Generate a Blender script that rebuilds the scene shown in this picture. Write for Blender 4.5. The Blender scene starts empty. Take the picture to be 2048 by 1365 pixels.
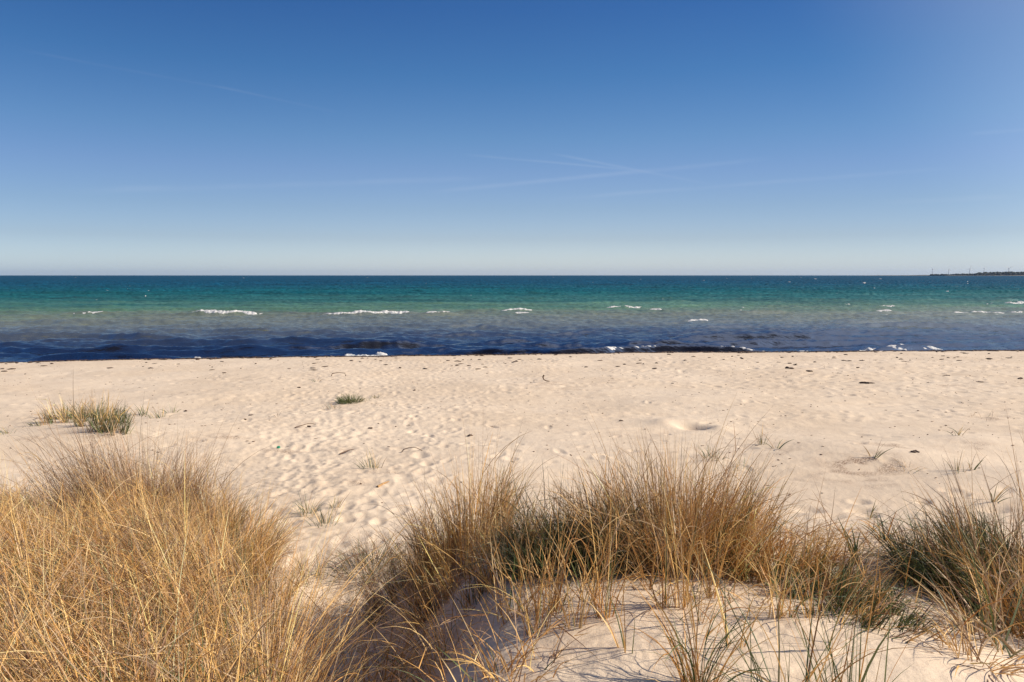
import bpy, math, random
import numpy as np
from mathutils import Vector
R = math.radians
scene = bpy.context.scene
COL = scene.collection

# ------------------------------------------------------------------ camera
CAM = np.array([0.0, 0.0, 4.0])
FPX = 1365.0                                   # focal length in photo pixels (2048 wide)
PITCH = math.atan(131.5 / FPX)
cam_d = bpy.data.cameras.new('camera'); cam = bpy.data.objects.new('camera', cam_d); COL.objects.link(cam)
cam_d.lens = 24.0 * FPX / 1365.3; cam_d.sensor_width = 36.0; cam_d.clip_start = 0.05; cam_d.clip_end = 60000
cam.location = CAM; cam.rotation_euler = (R(90) - PITCH, 0, 0)
scene.camera = cam

# ------------------------------------------------------------------ light and sky
SUN_AZ = R(94)          # from +Y (view) clockwise to +X
SUN_EL = R(34.5)
sun_dir = Vector((math.sin(SUN_AZ) * math.cos(SUN_EL), math.cos(SUN_AZ) * math.cos(SUN_EL), math.sin(SUN_EL)))
sd = bpy.data.lights.new('sun', 'SUN'); sd.energy = 5.0; sd.angle = R(0.55); sd.color = (1.0, 0.895, 0.745)
so = bpy.data.objects.new('sun', sd); COL.objects.link(so)
so.rotation_euler = sun_dir.to_track_quat('Z', 'Y').to_euler(); so.location = (20, 0, 20)
scene.view_settings.view_transform = 'Standard'; scene.view_settings.look = 'None'
scene.view_settings.exposure = 0.30; scene.view_settings.gamma = 1.0
scene.cycles.use_denoising = True
scene.cycles.max_bounces = 6; scene.cycles.transparent_max_bounces = 4
scene.cycles.diffuse_bounces = 3; scene.cycles.glossy_bounces = 3

class NT:
    """small helper to write node trees"""
    def __init__(s, tree): s.t = tree; tree.nodes.clear()
    def n(s, typ, **kw):
        nd = s.t.nodes.new(typ)
        for k, v in kw.items(): setattr(nd, k, v)
        return nd
    def put(s, sock, v):
        if isinstance(v, bpy.types.NodeSocket): s.t.links.new(v, sock)
        elif v is not None: sock.default_value = v
    def m(s, op, a, b=None, c=None, clamp=False):
        nd = s.n('ShaderNodeMath', operation=op, use_clamp=clamp)
        for i, v in enumerate((a, b, c)):
            if v is not None: s.put(nd.inputs[i], v)
        return nd.outputs[0]
    def vm(s, op, a, b=None):
        nd = s.n('ShaderNodeVectorMath', operation=op); s.put(nd.inputs[0], a)
        if b is not None: s.put(nd.inputs[1], b)
        return nd
    def mix(s, fac, a, b, blend='MIX'):
        nd = s.n('ShaderNodeMix', data_type='RGBA', blend_type=blend)
        s.put(nd.inputs[0], fac); s.put(nd.inputs[6], a); s.put(nd.inputs[7], b)
        return nd.outputs[2]
    def ramp(s, fac, stops, interp='LINEAR'):
        nd = s.n('ShaderNodeValToRGB'); cr = nd.color_ramp; cr.interpolation = interp
        while len(cr.elements) < len(stops): cr.elements.new(0.5)
        for e, (p, c) in zip(cr.elements, stops):
            e.position = p; e.color = (c[0], c[1], c[2], 1) if hasattr(c, '__len__') else (c, c, c, 1)
        s.put(nd.inputs[0], fac); return nd.outputs[0]
    def mapr(s, v, a, b, c, d, typ='SMOOTHSTEP'):
        nd = s.n('ShaderNodeMapRange', interpolation_type=typ)
        s.put(nd.inputs[0], v)
        for i, x in enumerate((a, b, c, d)): s.put(nd.inputs[i + 1], x)
        return nd.outputs[0]
    def noise(s, vec, scale, detail=3, rough=0.55, dist=0.0):
        nd = s.n('ShaderNodeTexNoise'); s.put(nd.inputs['Vector'], vec)
        nd.inputs['Scale'].default_value = scale; nd.inputs['Detail'].default_value = detail
        nd.inputs['Roughness'].default_value = rough; nd.inputs['Distortion'].default_value = dist
        return nd.outputs[0]

def pixdir(px, py):
    f = np.array([0, math.cos(PITCH), -math.sin(PITCH)]); u = np.array([0, math.sin(PITCH), math.cos(PITCH)])
    d = f + np.array([1.0, 0, 0]) * ((px - 1024) / FPX) - u * ((py - 682.5) / FPX)
    return d / np.linalg.norm(d)

world = bpy.data.worlds.new('World'); scene.world = world; world.use_nodes = True
W = NT(world.node_tree)
tc = W.n('ShaderNodeTexCoord')
sky = W.n('ShaderNodeTexSky'); sky.sky_type = 'NISHITA'; sky.sun_disc = False
sky.sun_elevation = SUN_EL; sky.sun_rotation = SUN_AZ; sky.altitude = 0
sky.air_density = 1.0; sky.dust_density = 0.6; sky.ozone_density = 2.5
sepw = W.n('ShaderNodeSeparateXYZ'); W.put(sepw.inputs[0], tc.outputs['Generated'])
# the air of this day: deeper blue overhead, pale at the horizon
tint = W.ramp(W.m('MAXIMUM', sepw.outputs[2], 0.0),
              [(p, tuple(c / 1.5 for c in q)) for p, q in
               ((0.0, (1.16, 1.31, 1.80)), (0.02, (1.06, 1.17, 1.54)), (0.052, (.83, .88, 1.13)), (0.094, (.73, .795, 1.0)), (0.144, (.66, .75, .98)), (0.19, (.54, .725, .94)), (0.27, (.34, .615, .885)), (0.35, (.25, .51, .84)), (1.0, (.25, .48, .80)))])
skyc = W.mix(1.0, sky.outputs[0], tint, 'MULTIPLY')
side = W.mapr(W.m('ABSOLUTE', sepw.outputs[0]), 0.05, 0.70, 0.0, 1.0)
skyc = W.mix(side, skyc, (0.74, 0.785, 0.825, 1), 'MULTIPLY')
# the brighter air round the sun
glow = W.mapr(W.vm('DOT_PRODUCT', tc.outputs['Generated'], tuple(sun_dir)).outputs['Value'], 0.40, 0.72, 0.0, 1.0)
skyc = W.mix(glow, skyc, (1.05, .98, .72, 1), 'ADD')
# thin vapour trails of aircraft, far up in the sky
trails = [((20, 97), (500, 186), .13, .0014), ((400, 166), (700, 230), .20, .0014), ((910, 308), (1290, 343), .34, .0014), ((1090, 306), (1440, 372), .36, .0016),
          ((830, 388), (1560, 316), .42, .0026), ((90, 385), (1010, 356), .30, .0034), ((1070, 402), (1960, 332), .30, .0024), ((1750, 405), (2048, 395), .2, .003),
          ((1930, 270), (2080, 258), .22, .002)]
acc = None
wn = W.noise(tc.outputs['Generated'], 9.0, 4, 0.6)
for (a, b, s, w) in trails:
    da, db = pixdir(*a), pixdir(*b)
    nrm = np.cross(da, db); nrm /= np.linalg.norm(nrm)
    mid = da + db; mid /= np.linalg.norm(mid); half = float(da @ mid)
    dist = W.m('ABSOLUTE', W.m('ADD', W.vm('DOT_PRODUCT', tc.outputs['Generated'], tuple(nrm)).outputs['Value'], W.m('MULTIPLY', W.m('SUBTRACT', wn, 0.5), w * 2.0)))
    core = W.mapr(dist, 0.0, w * 1.8, 1.0, 0.0)
    along = W.mapr(W.vm('DOT_PRODUCT', tc.outputs['Generated'], tuple(mid)).outputs['Value'], half, 1 - (1 - half) * 0.3, 0.0, s)
    v = W.m('MULTIPLY', W.m('MULTIPLY', core, along), W.mapr(wn, 0.35, 0.7, 0.35, 1.0))
    acc = v if acc is None else W.m('ADD', acc, v)
skyc = W.mix(W.m('MULTIPLY', acc, 0.165, clamp=True), skyc, (5.0, 5.2, 5.6, 1))
bg = W.n('ShaderNodeBackground'); W.put(bg.inputs[0], skyc); bg.inputs[1].default_value = 0.15
wo = W.n('ShaderNodeOutputWorld'); W.put(wo.inputs[0], bg.outputs[0])

# ------------------------------------------------------------------ numpy helpers
def _hash(ix, iy, seed):
    h = (ix.astype(np.int64) * 374761393 + iy.astype(np.int64) * 668265263 + seed * 974711) & 0xFFFFFFFF
    h = ((h ^ (h >> 13)) * 1274126177) & 0xFFFFFFFF
    h = (h ^ (h >> 16)) & 0xFFFFFFFF
    return h.astype(np.float64) / 4294967295.0
def vnoise(x, y, seed=0):
    """gradient noise, about -1..1"""
    x = np.asarray(x, float); y = np.asarray(y, float)
    ix = np.floor(x); iy = np.floor(y); fx = x - ix; fy = y - iy
    ux = fx * fx * fx * (fx * (fx * 6 - 15) + 10); uy = fy * fy * fy * (fy * (fy * 6 - 15) + 10)
    def g(dx, dy):
        a = _hash(ix + dx, iy + dy, seed) * 2 * np.pi
        return np.cos(a) * (fx - dx) + np.sin(a) * (fy - dy)
    a = g(0, 0) * (1 - ux) + g(1, 0) * ux; b = g(0, 1) * (1 - ux) + g(1, 1) * ux
    return (a * (1 - uy) + b * uy) * 1.5
def fbm(x, y, seed=0, oct=4, gain=0.5):
    s = 0; a = 1.0
    for o in range(oct):
        s = s + a * vnoise(x * 2 ** o, y * 2 ** o, seed + 17 * o); a *= gain
    return s
def sst(a, b, x):
    t = np.clip((np.asarray(x, float) - a) / (b - a), 0, 1); return t * t * (3 - 2 * t)

def mesh_obj(name, V, F, mat, parent=None, col=None, smooth=True, loc=None):
    """V (n,3); F (m,k) one face size"""
    me = bpy.data.meshes.new(name)
    V = np.ascontiguousarray(V, np.float32); F = np.ascontiguousarray(F, np.int32)
    n, (m, k) = len(V), F.shape
    me.vertices.add(n); me.vertices.foreach_set('co', V.ravel())
    me.loops.add(m * k); me.loops.foreach_set('vertex_index', F.ravel())
    me.polygons.add(m); me.polygons.foreach_set('loop_start', np.arange(0, m * k, k, dtype=np.int32))
    me.polygons.foreach_set('loop_total', np.full(m, k, np.int32))
    if smooth: me.polygons.foreach_set('use_smooth', np.ones(m, bool))
    me.update(calc_edges=True)
    if col is not None:
        at = me.color_attributes.new('tone', 'FLOAT_COLOR', 'POINT')
        c = np.ones((n, 4), np.float32); c[:, :col.shape[1]] = col; at.data.foreach_set('color', c.ravel())
    me.validate()
    me.materials.append(mat)
    o = bpy.data.objects.new(name, me); COL.objects.link(o)
    if parent: o.parent = parent
    if loc is not None: o.location = loc
    return o
def empty(name, loc, label, cat, group=None):
    o = bpy.data.objects.new(name, None); COL.objects.link(o); o.location = loc; o.empty_display_size = 0.1
    return tag(o, label, cat, group)
def tag(o, label=None, cat=None, group=None, kind=None):
    if label: o['label'] = label
    if cat: o['category'] = cat
    if group: o['group'] = group
    if kind: o['kind'] = kind
    return o
def grid_faces(nr, nc, wrap=False):
    r = np.arange(nr - 1)[:, None]; c = np.arange(nc if wrap else nc - 1)[None, :]
    c2 = (c + 1) % nc
    return np.stack([r * nc + c, r * nc + c2, (r + 1) * nc + c2, (r + 1) * nc + c], -1).reshape(-1, 4)

# ------------------------------------------------------------------ land form
def shore(x):
    """y of the berm edge above the swash"""
    xc = np.clip(x, -40, 28)
    y = 31.1 + 0.102 * xc - 0.0018 * xc * xc
    y = y + np.where(x < -40, 0.246 * (x + 40), 0) + np.where(x > 28, 0.0 * x, 0)
    return y + 0.35 * vnoise(x / 6.0, x * 0 + 3.3, 5) + 0.12 * vnoise(x / 1.7, x * 0 + 1.3, 6)
def land(x, y):
    """large forms, without prints and ripples"""
    x = np.asarray(x, float); y = np.asarray(y, float)
    d = shore(x) - y                                   # metres inland of the berm edge
    z = np.interp(d, [-3000, -600, -120, -45, -28, -8, -3.2, 0, 1.2, 4, 10, 18, 23, 60, 300, 3000],
                  [-30, -12, -5.5, -2.2, -1.2, -0.75, -0.25, 0.40, 0.50, 0.60, 0.80, 1.02, 1.15, 1.2, 1.2, 1.2])
    # the dune behind the beach
    u = 9.2 - y + 0.5 * vnoise(x / 3.0, y * 0 + .5, 8)
    z = z + 1.05 * sst(0, 9.5, u) + np.where(y < 0, 0.25 * sst(0, 6, -y), 0)
    # hump in front
    cx = 1.05 + 0.16 * (y - 3.5)
    left = sst(-0.95, 0.02, x + 0.20 * vnoise(y * 1.3, y * 0 + 2, 9) + 0.35 * sst(4.3, 5.2, y))
    right = 1 - sst(0.5, 3.4, x - cx - 0.1 * (y - 3) + 0.25 * vnoise(y * 1.1, y * 0 + 7, 19))
    env = sst(0.2, 2.6, y) * (1 - sst(4.85, 6.3, y + 0.10 * np.abs(x - 1.2) + 0.12 * vnoise(x * 1.4, x * 0 + 4, 10)))
    z = z + 0.55 * left * right * env
    z = z - 0.30 * np.exp(-((x + .80 + .32 * (y - 3.6)) / .58) ** 2) * sst(2.0, 3.2, y) * (1 - sst(5.0, 6.4, y))
    # right hand hummock carrying the bush
    z = z + 0.40 * np.exp(-(((x - 3.55) / 0.85) ** 2 + ((y - 4.9) / 1.0) ** 2))
    # left dune
    edge = np.interp(y, [-4, 2, 3, 4, 5, 6, 7, 8], [-.2, -.45, -.8, -1.25, -1.8, -2.4, -3.1, -4.0])
    z = z + 0.26 * sst(-0.2, 1.0, edge - x) * sst(8.2, 5.5, y) if False else z + 0.26 * sst(-0.2, 1.0, edge - x) * (1 - sst(5.2, 8.0, y))
    # small embryo dunes on the beach
    for (bx, by, h, sx, sy) in ((-7.4, 12.4, .20, 2.4, 1.3), (-10.4, 11.0, .22, 2.0, 1.2), (-5.7, 10.3, .05, 1.2, .7), (-3.95, 16.7, .06, .9, .6),
                                (5.6, 11.0, .12, 1.2, .7), (6.6, 10.4, .10, 1.5, .5), (8.2, 11.4, .10, 1.4, .6), (3.2, 13.8, .10, .8, .5), (7.2, 9.4, .10, 1.1, .5)):
        z = z + h * np.exp(-((x - bx) / sx) ** 2 - ((y - by) / sy) ** 2)
    near = np.clip(d / 4, 0, 1)
    z = z + near * (0.07 * vnoise(x / 5.0, y / 3.0, 21) + 0.035 * vnoise(x / 1.9 + y * .2, y / 1.1, 22))
    return z
def land_fine(x, y):
    d = shore(x) - y
    near = np.clip(d / 3, 0.12, 1) * (d > -4)
    rough = 0.35 + 0.65 * sst(-0.1, 0.5, vnoise(x / 3.0, y / 2.2, 31))
    z = near * rough * (0.016 * vnoise(x / 0.55, y / 0.40, 23) + 0.010 * vnoise(x / 0.24, y / 0.19, 24))
    z = z + near * 0.0028 * vnoise(x / 0.07, y / 0.06, 25)
    z = z + (0.009 * vnoise(x / .16 + .3 * y, y / .11, 33) + .004 * np.abs(vnoise(x / .05, y / .05, 34))) * (1 - sst(5.5, 8.0, y)) * sst(-.1, .5, vnoise(x / .7, y / .6, 35))
    trod = np.exp(-((x + 3.0 + .12 * (y - 9)) / (1.0 + .12 * y)) ** 2) * sst(4.8, 6.5, y) * near
    z = z + (.25 + trod) * near * (.010 * vnoise(x / .17, y / .13, 37) + .006 * vnoise(x / .08, y / .065, 38))
    # wind ripples
    wx = x * 0.42 + y * 0.91 + 0.10 * vnoise(x / .9, y / .9, 26)
    z = z + (.0018 + .0034 * sst(5.5, 7.5, y)) * np.sin(2 * np.pi * wx / 0.105) * sst(0.02, 0.4, vnoise(x / 2.6, y / 2.0, 27)) * near
    # wind scour streaks
    z = z + near * 0.012 * vnoise((x * .94 + y * .34) / 1.6, (-x * .34 + y * .94) / 0.16, 28) * sst(0.0, 0.5, vnoise(x / 4., y / 3., 29))
    return z
PIT = None
def ground(px, py):
    """the point of the land seen at a photo pixel"""
    d = pixdir(px, py); t = 1.2
    ts = np.concatenate([np.arange(1.2, 14, 0.02), np.arange(14, 48, 0.06)])
    P = CAM[None] + ts[:, None] * d[None]
    below = P[:, 2] < land(P[:, 0], P[:, 1])
    i = int(np.argmax(below)) if below.any() else len(ts) - 1
    return P[i, 0], P[i, 1]
def zat(x, y):
    return float(land(np.array([x]), np.array([y]))[0])

# ------------------------------------------------------------------ materials
def new_mat(name):
    m = bpy.data.materials.new(name); m.use_nodes = True; return m, NT(m.node_tree)
def sand_material():
    m, N = new_mat('sand')
    g = N.n('ShaderNodeNewGeometry'); P = g.outputs['Position']
    sep = N.n('ShaderNodeSeparateXYZ'); N.put(sep.inputs[0], P)
    a = N.noise(P, 0.35, 4, 0.6); b = N.noise(P, 3.0, 5, 0.65); c = N.noise(P, 160.0, 2, 0.6)
    col = N.mix(N.mapr(a, 0.35, 0.68, 0, 1), (0.730, 0.590, 0.440, 1), (0.665, 0.525, 0.380, 1))
    col = N.mix(N.mapr(b, 0.45, 0.75, 0, 0.5), col, (0.58, 0.44, 0.315, 1))
    col = N.mix(N.mapr(c, 0.50, 0.72, 0, 0.45), col, (0.42, 0.31, 0.22, 1))
    d = N.noise(P, 420.0, 1, 0.5)
    col = N.mix(N.mapr(d, 0.66, 0.74, 0, 0.6), col, (0.20, 0.14, 0.10, 1))
    at = N.n('ShaderNodeAttribute', attribute_name='tone')
    wet = at.outputs['Color']
    sw = N.n('ShaderNodeSeparateColor'); N.put(sw.inputs[0], wet)
    col = N.mix(sw.outputs[0], col, (0.20, 0.135, 0.085, 1))
    # dark shreds of dry plant matter in the sand
    f = N.noise(P, 55.0, 3, 0.7)
    col = N.mix(N.m('MULTIPLY', N.mapr(f, 0.47, 0.54, 0, 1), sw.outputs[1]), col, (0.19, 0.105, 0.065, 1))
    bs = N.n('ShaderNodeBsdfPrincipled'); N.put(bs.inputs['Base Color'], col)
    N.put(bs.inputs['Roughness'], N.m('SUBTRACT', 0.95, N.m('MULTIPLY', sw.outputs[0], 0.55)))
    bs.inputs['Specular IOR Level'].default_value = 0.25
    bmp = N.n('ShaderNodeBump'); bmp.inputs['Strength'].default_value = 0.55; bmp.inputs['Distance'].default_value = 0.010
    N.put(bmp.inputs['Height'], N.m('ADD', N.m('MULTIPLY', N.noise(P, 26.0, 5, 0.65), 1.0), N.m('MULTIPLY', c, 0.22)))
    N.put(bs.inputs['Normal'], bmp.outputs[0])
    o = N.n('ShaderNodeOutputMaterial'); N.put(o.inputs[0], bs.outputs[0]); return m
def blade_material(name='grass_blade', transl=0.16, rough=0.5):
    m, N = new_mat(name)
    at = N.n('ShaderNodeAttribute', attribute_name='tone')
    bs = N.n('ShaderNodeBsdfPrincipled'); N.put(bs.inputs['Base Color'], at.outputs['Color'])
    bs.inputs['Roughness'].default_value = rough; bs.inputs['Specular IOR Level'].default_value = 0.4
    tr = N.n('ShaderNodeBsdfTranslucent'); N.put(tr.inputs[0], at.outputs['Color'])
    mx = N.n('ShaderNodeMixShader'); mx.inputs[0].default_value = transl
    N.put(mx.inputs[1], bs.outputs[0]); N.put(mx.inputs[2], tr.outputs[0])
    o = N.n('ShaderNodeOutputMaterial'); N.put(o.inputs[0], mx.outputs[0]); return m
def plain(name, color, rough=0.8, spec=0.3, noise=None):
    m, N = new_mat(name)
    bs = N.n('ShaderNodeBsdfPrincipled'); bs.inputs['Roughness'].default_value = rough; bs.inputs['Specular IOR Level'].default_value = spec
    if noise:
        g = N.n('ShaderNodeNewGeometry')
        N.put(bs.inputs['Base Color'], N.mix(N.mapr(N.noise(g.outputs['Position'], noise[0], 4, .6), .35, .65, 0, 1), (*color, 1), (*noise[1], 1)))
    else: bs.inputs['Base Color'].default_value = (*color, 1)
    o = N.n('ShaderNodeOutputMaterial'); N.put(o.inputs[0], bs.outputs[0]); return m
M_SAND = sand_material(); M_BLADE = blade_material()
M_CRUMB = plain('weed_crumbs', (0.13, 0.075, 0.05), 0.85, 0.2, (20, (0.24, 0.15, 0.10)))
M_WEED = plain('dry_seaweed', (0.045, 0.028, 0.022), 0.75, 0.3, (30, (0.10, 0.06, 0.04)))

# ------------------------------------------------------------------ beach sheet (one ground mesh, finer where it is near)
rng = np.random.default_rng(11)
th_f = np.linspace(R(-50), R(50), 1120); th_b = np.linspace(R(50), R(310), 92)[1:-1]
TH = np.concatenate([th_f, th_b]); NTH = len(TH)
RR = np.concatenate([np.linspace(0.15, 1.3, 14)[:-1], np.geomspace(1.3, 46, 900), np.geomspace(46, 24000, 34)[1:]])
rr, tt = np.meshgrid(RR, TH, indexing='ij')
BX, BY = rr * np.sin(tt), rr * np.cos(tt)
BZ = land(BX, BY); BZ += np.where(rr < 60, land_fine(BX, BY), 0)
WET = np.zeros_like(BZ)
dd = shore(BX) - BY
WET += sst(0.55, 0.1, BZ) if False else (1 - sst(0.18, 0.36, BZ))
TRASH = np.zeros_like(BZ)
LR0 = math.log(1.3); LRS = (math.log(46) - math.log(1.3)) / 899; TS = (R(100)) / 1119
def stamp(x, y, rad, fn):
    """apply fn(dx, dy) -> dz round (x, y) on the sheet"""
    r = math.hypot(x, y); t = math.atan2(x, y)
    if r < 1.4 or r > 44 or abs(t) > R(49.5): return
    i = int((math.log(r) - LR0) / LRS) + 13; j = int((t + R(50)) / TS)
    ni = int(rad / (r * LRS)) + 2; nj = int(rad / (r * TS)) + 2
    i0, i1, j0, j1 = max(i - ni, 0), min(i + ni + 1, len(RR)), max(j - nj, 0), min(j + nj + 1, 1119)
    sl = (slice(i0, i1), slice(j0, j1))
    BZ[sl] += fn(BX[sl] - x, BY[sl] - y)
def footprint(x, y, az, L=0.30, Wd=0.17, dep=0.035, rim=0.014):
    ca, sa = math.cos(az), math.sin(az)
    k = rng.uniform(-.35, .35)
    def f(dx, dy):
        a = dx * sa + dy * ca; b = dx * ca - dy * sa
        q = np.sqrt((a / (L / 2)) ** 2 + ((b + k * a * .3) / (Wd / 2)) ** 2)
        hole = -dep * (1 - sst(0.1, 1.25, q)) * (1 + 0.3 * np.clip(a / L, -1, 1))
        rm = rim * np.exp(-((q - 1.35) / 0.32) ** 2)
        return hole + rm
    stamp(x, y, L * 1.25, f)
def trail(x0, y0, x1, y1, n=None, jit=.06, dep=.035):
    Ld = math.hypot(x1 - x0, y1 - y0); n = n or int(Ld / 0.68); az = math.atan2(x1 - x0, y1 - y0)
    wob = rng.uniform(0, 6)
    for i in range(n):
        t = i / n; s = 0.11 if i % 2 else -0.11
        off = 0.25 * math.sin(wob + t * 5)
        px = x0 + (x1 - x0) * t + (s + off) * math.cos(az); py = y0 + (y1 - y0) * t - (s + off) * math.sin(az)
        footprint(px + rng.normal(0, jit), py + rng.normal(0, jit), az + rng.normal(0, .15), rng.uniform(.24, .44), rng.uniform(.14, .28), dep * rng.uniform(.4, 1.3), rng.uniform(.002, .008))
# the trodden way from the dune down to the water
for k in range(13):
    x0 = rng.normal(-2.0, .55); x1 = rng.normal(-4.2 + rng.uniform(-3.0, 6.0), 1.2)
    y0 = rng.uniform(4.6, 7.5); trail(x0, y0, x0 * .5 + x1 * .5 - 0.6 * rng.random(), y0 + 9, dep=.015, jit=.16); 
    trail(x0 * .5 + x1 * .5, y0 + 9, x1 + rng.normal(0, 2), 29, dep=.012, jit=.14)
for k in range(20):                                   # people walking along the beach
    y0 = rng.uniform(13, 28); trail(rng.uniform(-22, -2), y0, rng.uniform(8, 28), y0 + rng.normal(.6, 1.6), dep=.013)
for k in range(22):                                   # the busier right half
    y0 = rng.uniform(15, 27); trail(rng.uniform(3, 9), y0, rng.uniform(14, 30), y0 + rng.normal(.6, 2.0), dep=.034)
trail(1.2, 7.6, 6.5, 8.1, dep=.045); trail(3.0, 7.4, 8.5, 9.8, dep=.04); trail(2.2, 8.5, 6.5, 7.1, dep=.045)
for k in range(650):                                 # odd scuffs
    y = 6.5 + 22 * rng.random() ** .8; x = rng.uniform(-.75, .8) * y
    if x > 0.25 * y and y < 12 and rng.random() < .75: continue
    footprint(x, y, rng.uniform(0, 6.28), rng.uniform(.16, .4), rng.uniform(.12, .26), rng.uniform(.006, .024), rng.uniform(.002, .008))
# the dug hole with its heap
PITX, PITY = ground(1376, 853)
def pit(dx, dy):
    a = dx * .92 - dy * .38; b = dx * .38 + dy * .92
    return -0.20 * np.exp(-((a - .10) / .26) ** 2 - (b / .16) ** 2) + 0.035 * np.exp(-((a + .50) / .22) ** 2 - ((b - .05) / .30) ** 2) + 0.07 * np.exp(-((a - .6) / .25) ** 2 - (b / .3) ** 2)
stamp(PITX, PITY, 1.3, pit)
# patches of dry plant shreds
for (px, py, sx, sy, s) in ((1330, 905, 26, 8, .8), (1700, 930, 40, 14, 1), (1730, 915, 60, 8, .8), (1770, 935, 40, 12, .9), (1800, 893, 40, 9, 1), (1700, 887, 40, 6, .9), (1960, 895, 35, 9, .8), (1990, 838, 40, 6, .8), (1905, 772, 40, 6, .8),
                            (560, 905, 60, 7, .8), (650, 900, 50, 8, .7), (450, 875, 40, 6, .8), (770, 945, 50, 7, .7), (700, 968, 40, 8, .6), (1120, 770, 90, 8, .5), (1680, 950, 60, 14, .7), (1740, 965, 50, 14, .6), (210, 868, 90, 9, .7), (60, 880, 40, 8, .6), (1290, 980, 80, 20, .4), (1560, 905, 50, 8, .5), (620, 1010, 50, 10, .4)):
    gx, gy = ground(px, py); hx = sx / FPX * gy
    hy = sy / FPX * gy * gy / 3.0
    sel = np.exp(-((BX - gx) / hx) ** 2 - ((BY - gy) / hy) ** 2)
    TRASH += s * sel * sst(-.25, .35, vnoise(BX / .55 + .4 * BY, BY / .32, 41) + .5 * vnoise(BX / .2, BY / .15, 42))
# the litter that gathers under the grass of the dune and along the berm
under = 0.75 * (1 - sst(-.2, .5, BX - np.interp(BY, [2, 3, 4, 5, 6, 7], [-.45, -.8, -1.25, -1.8, -2.4, -3.1]))) * (BY < 7.4) * (BY > -3)
TRASH += under * (rr < 12)
TRASH += 0.8 * np.exp(-((dd - 0.7) / 0.7) ** 2) * sst(-.2, .5, vnoise(BX / 1.6, BY / .5, 40))
TRASH += 0.35 * np.exp(-(((BX - .9) / 1.5) ** 2 + ((BY - 5.4) / .7) ** 2))
TRASH = np.clip(TRASH, 0, 1)
toneB = np.stack([WET.ravel(), TRASH.ravel(), np.zeros(WET.size)], 1)
V = np.stack([BX.ravel(), BY.ravel(), BZ.ravel()], 1)
F = grid_faces(len(RR), NTH, wrap=True)[:, ::-1]
V = np.vstack([V, [[0, 0, zat(0, 0)]]]); toneB = np.vstack([toneB, [[0, 0, 0]]])
beach = mesh_obj('beach', V, F, M_SAND, col=toneB); tag(beach, kind='structure')

# ------------------------------------------------------------------ sea
def sea_pt(px, py):
    d = pixdir(px, py); t = CAM[2] / -d[2]
    return CAM[0] + d[0] * t, CAM[1] + d[1] * t
breakers = [  # photo position, width px, height px, what tells it apart
    (448, 628, 130, 7, 'low white breaker near the left end of the sandbar, broken into two strips'),
    (700, 628, 118, 7, 'long low white breaker on the sandbar, left half of the sea, below a shorter one'),
    (789, 625, 54, 8, 'short bright white breaker just above and right of a long low one'),
    (874, 630, 50, 4, 'thin faint breaker right of the short bright pair on the sandbar'),
    (1015, 621, 92, 6, 'long white breaker at the middle of the sea with a small one below'),
    (1045, 626, 28, 6, 'small white breaker tucked under the right end of the middle breaker'),
    (1247, 615, 62, 6, 'bright narrow white breaker farther out than its neighbours, right of the middle'),
    (1311, 621, 24, 5, 'small isolated white breaker below and right of the bright narrow one'),
    (1394, 640, 38, 8, 'isolated bright white breaker closest to the beach on the right side'),
    (1774, 613, 30, 4, 'small white breaker, upper one of a pair on the right side of the sea'),
    (1768, 624, 30, 5, 'small white breaker, lower one of a pair on the right side of the sea'),
    (1990, 626, 110, 6, 'long white breaker at the far right edge of the sandbar, doubled strip'),
    (2040, 606, 60, 6, 'white breaker at the far right edge, farthest out of the large ones'),
    (1925, 628, 36, 4, 'faint thin breaker left of the long doubled strip at the right edge'),
    (175, 628, 56, 4, 'faint thin breaker alone at the far left of the sandbar')]
BREAK = [(*sea_pt(px, py + h * .4), w / FPX * sea_pt(px, py + h * .4)[1]) for (px, py, w, h, lab) in breakers]
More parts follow.
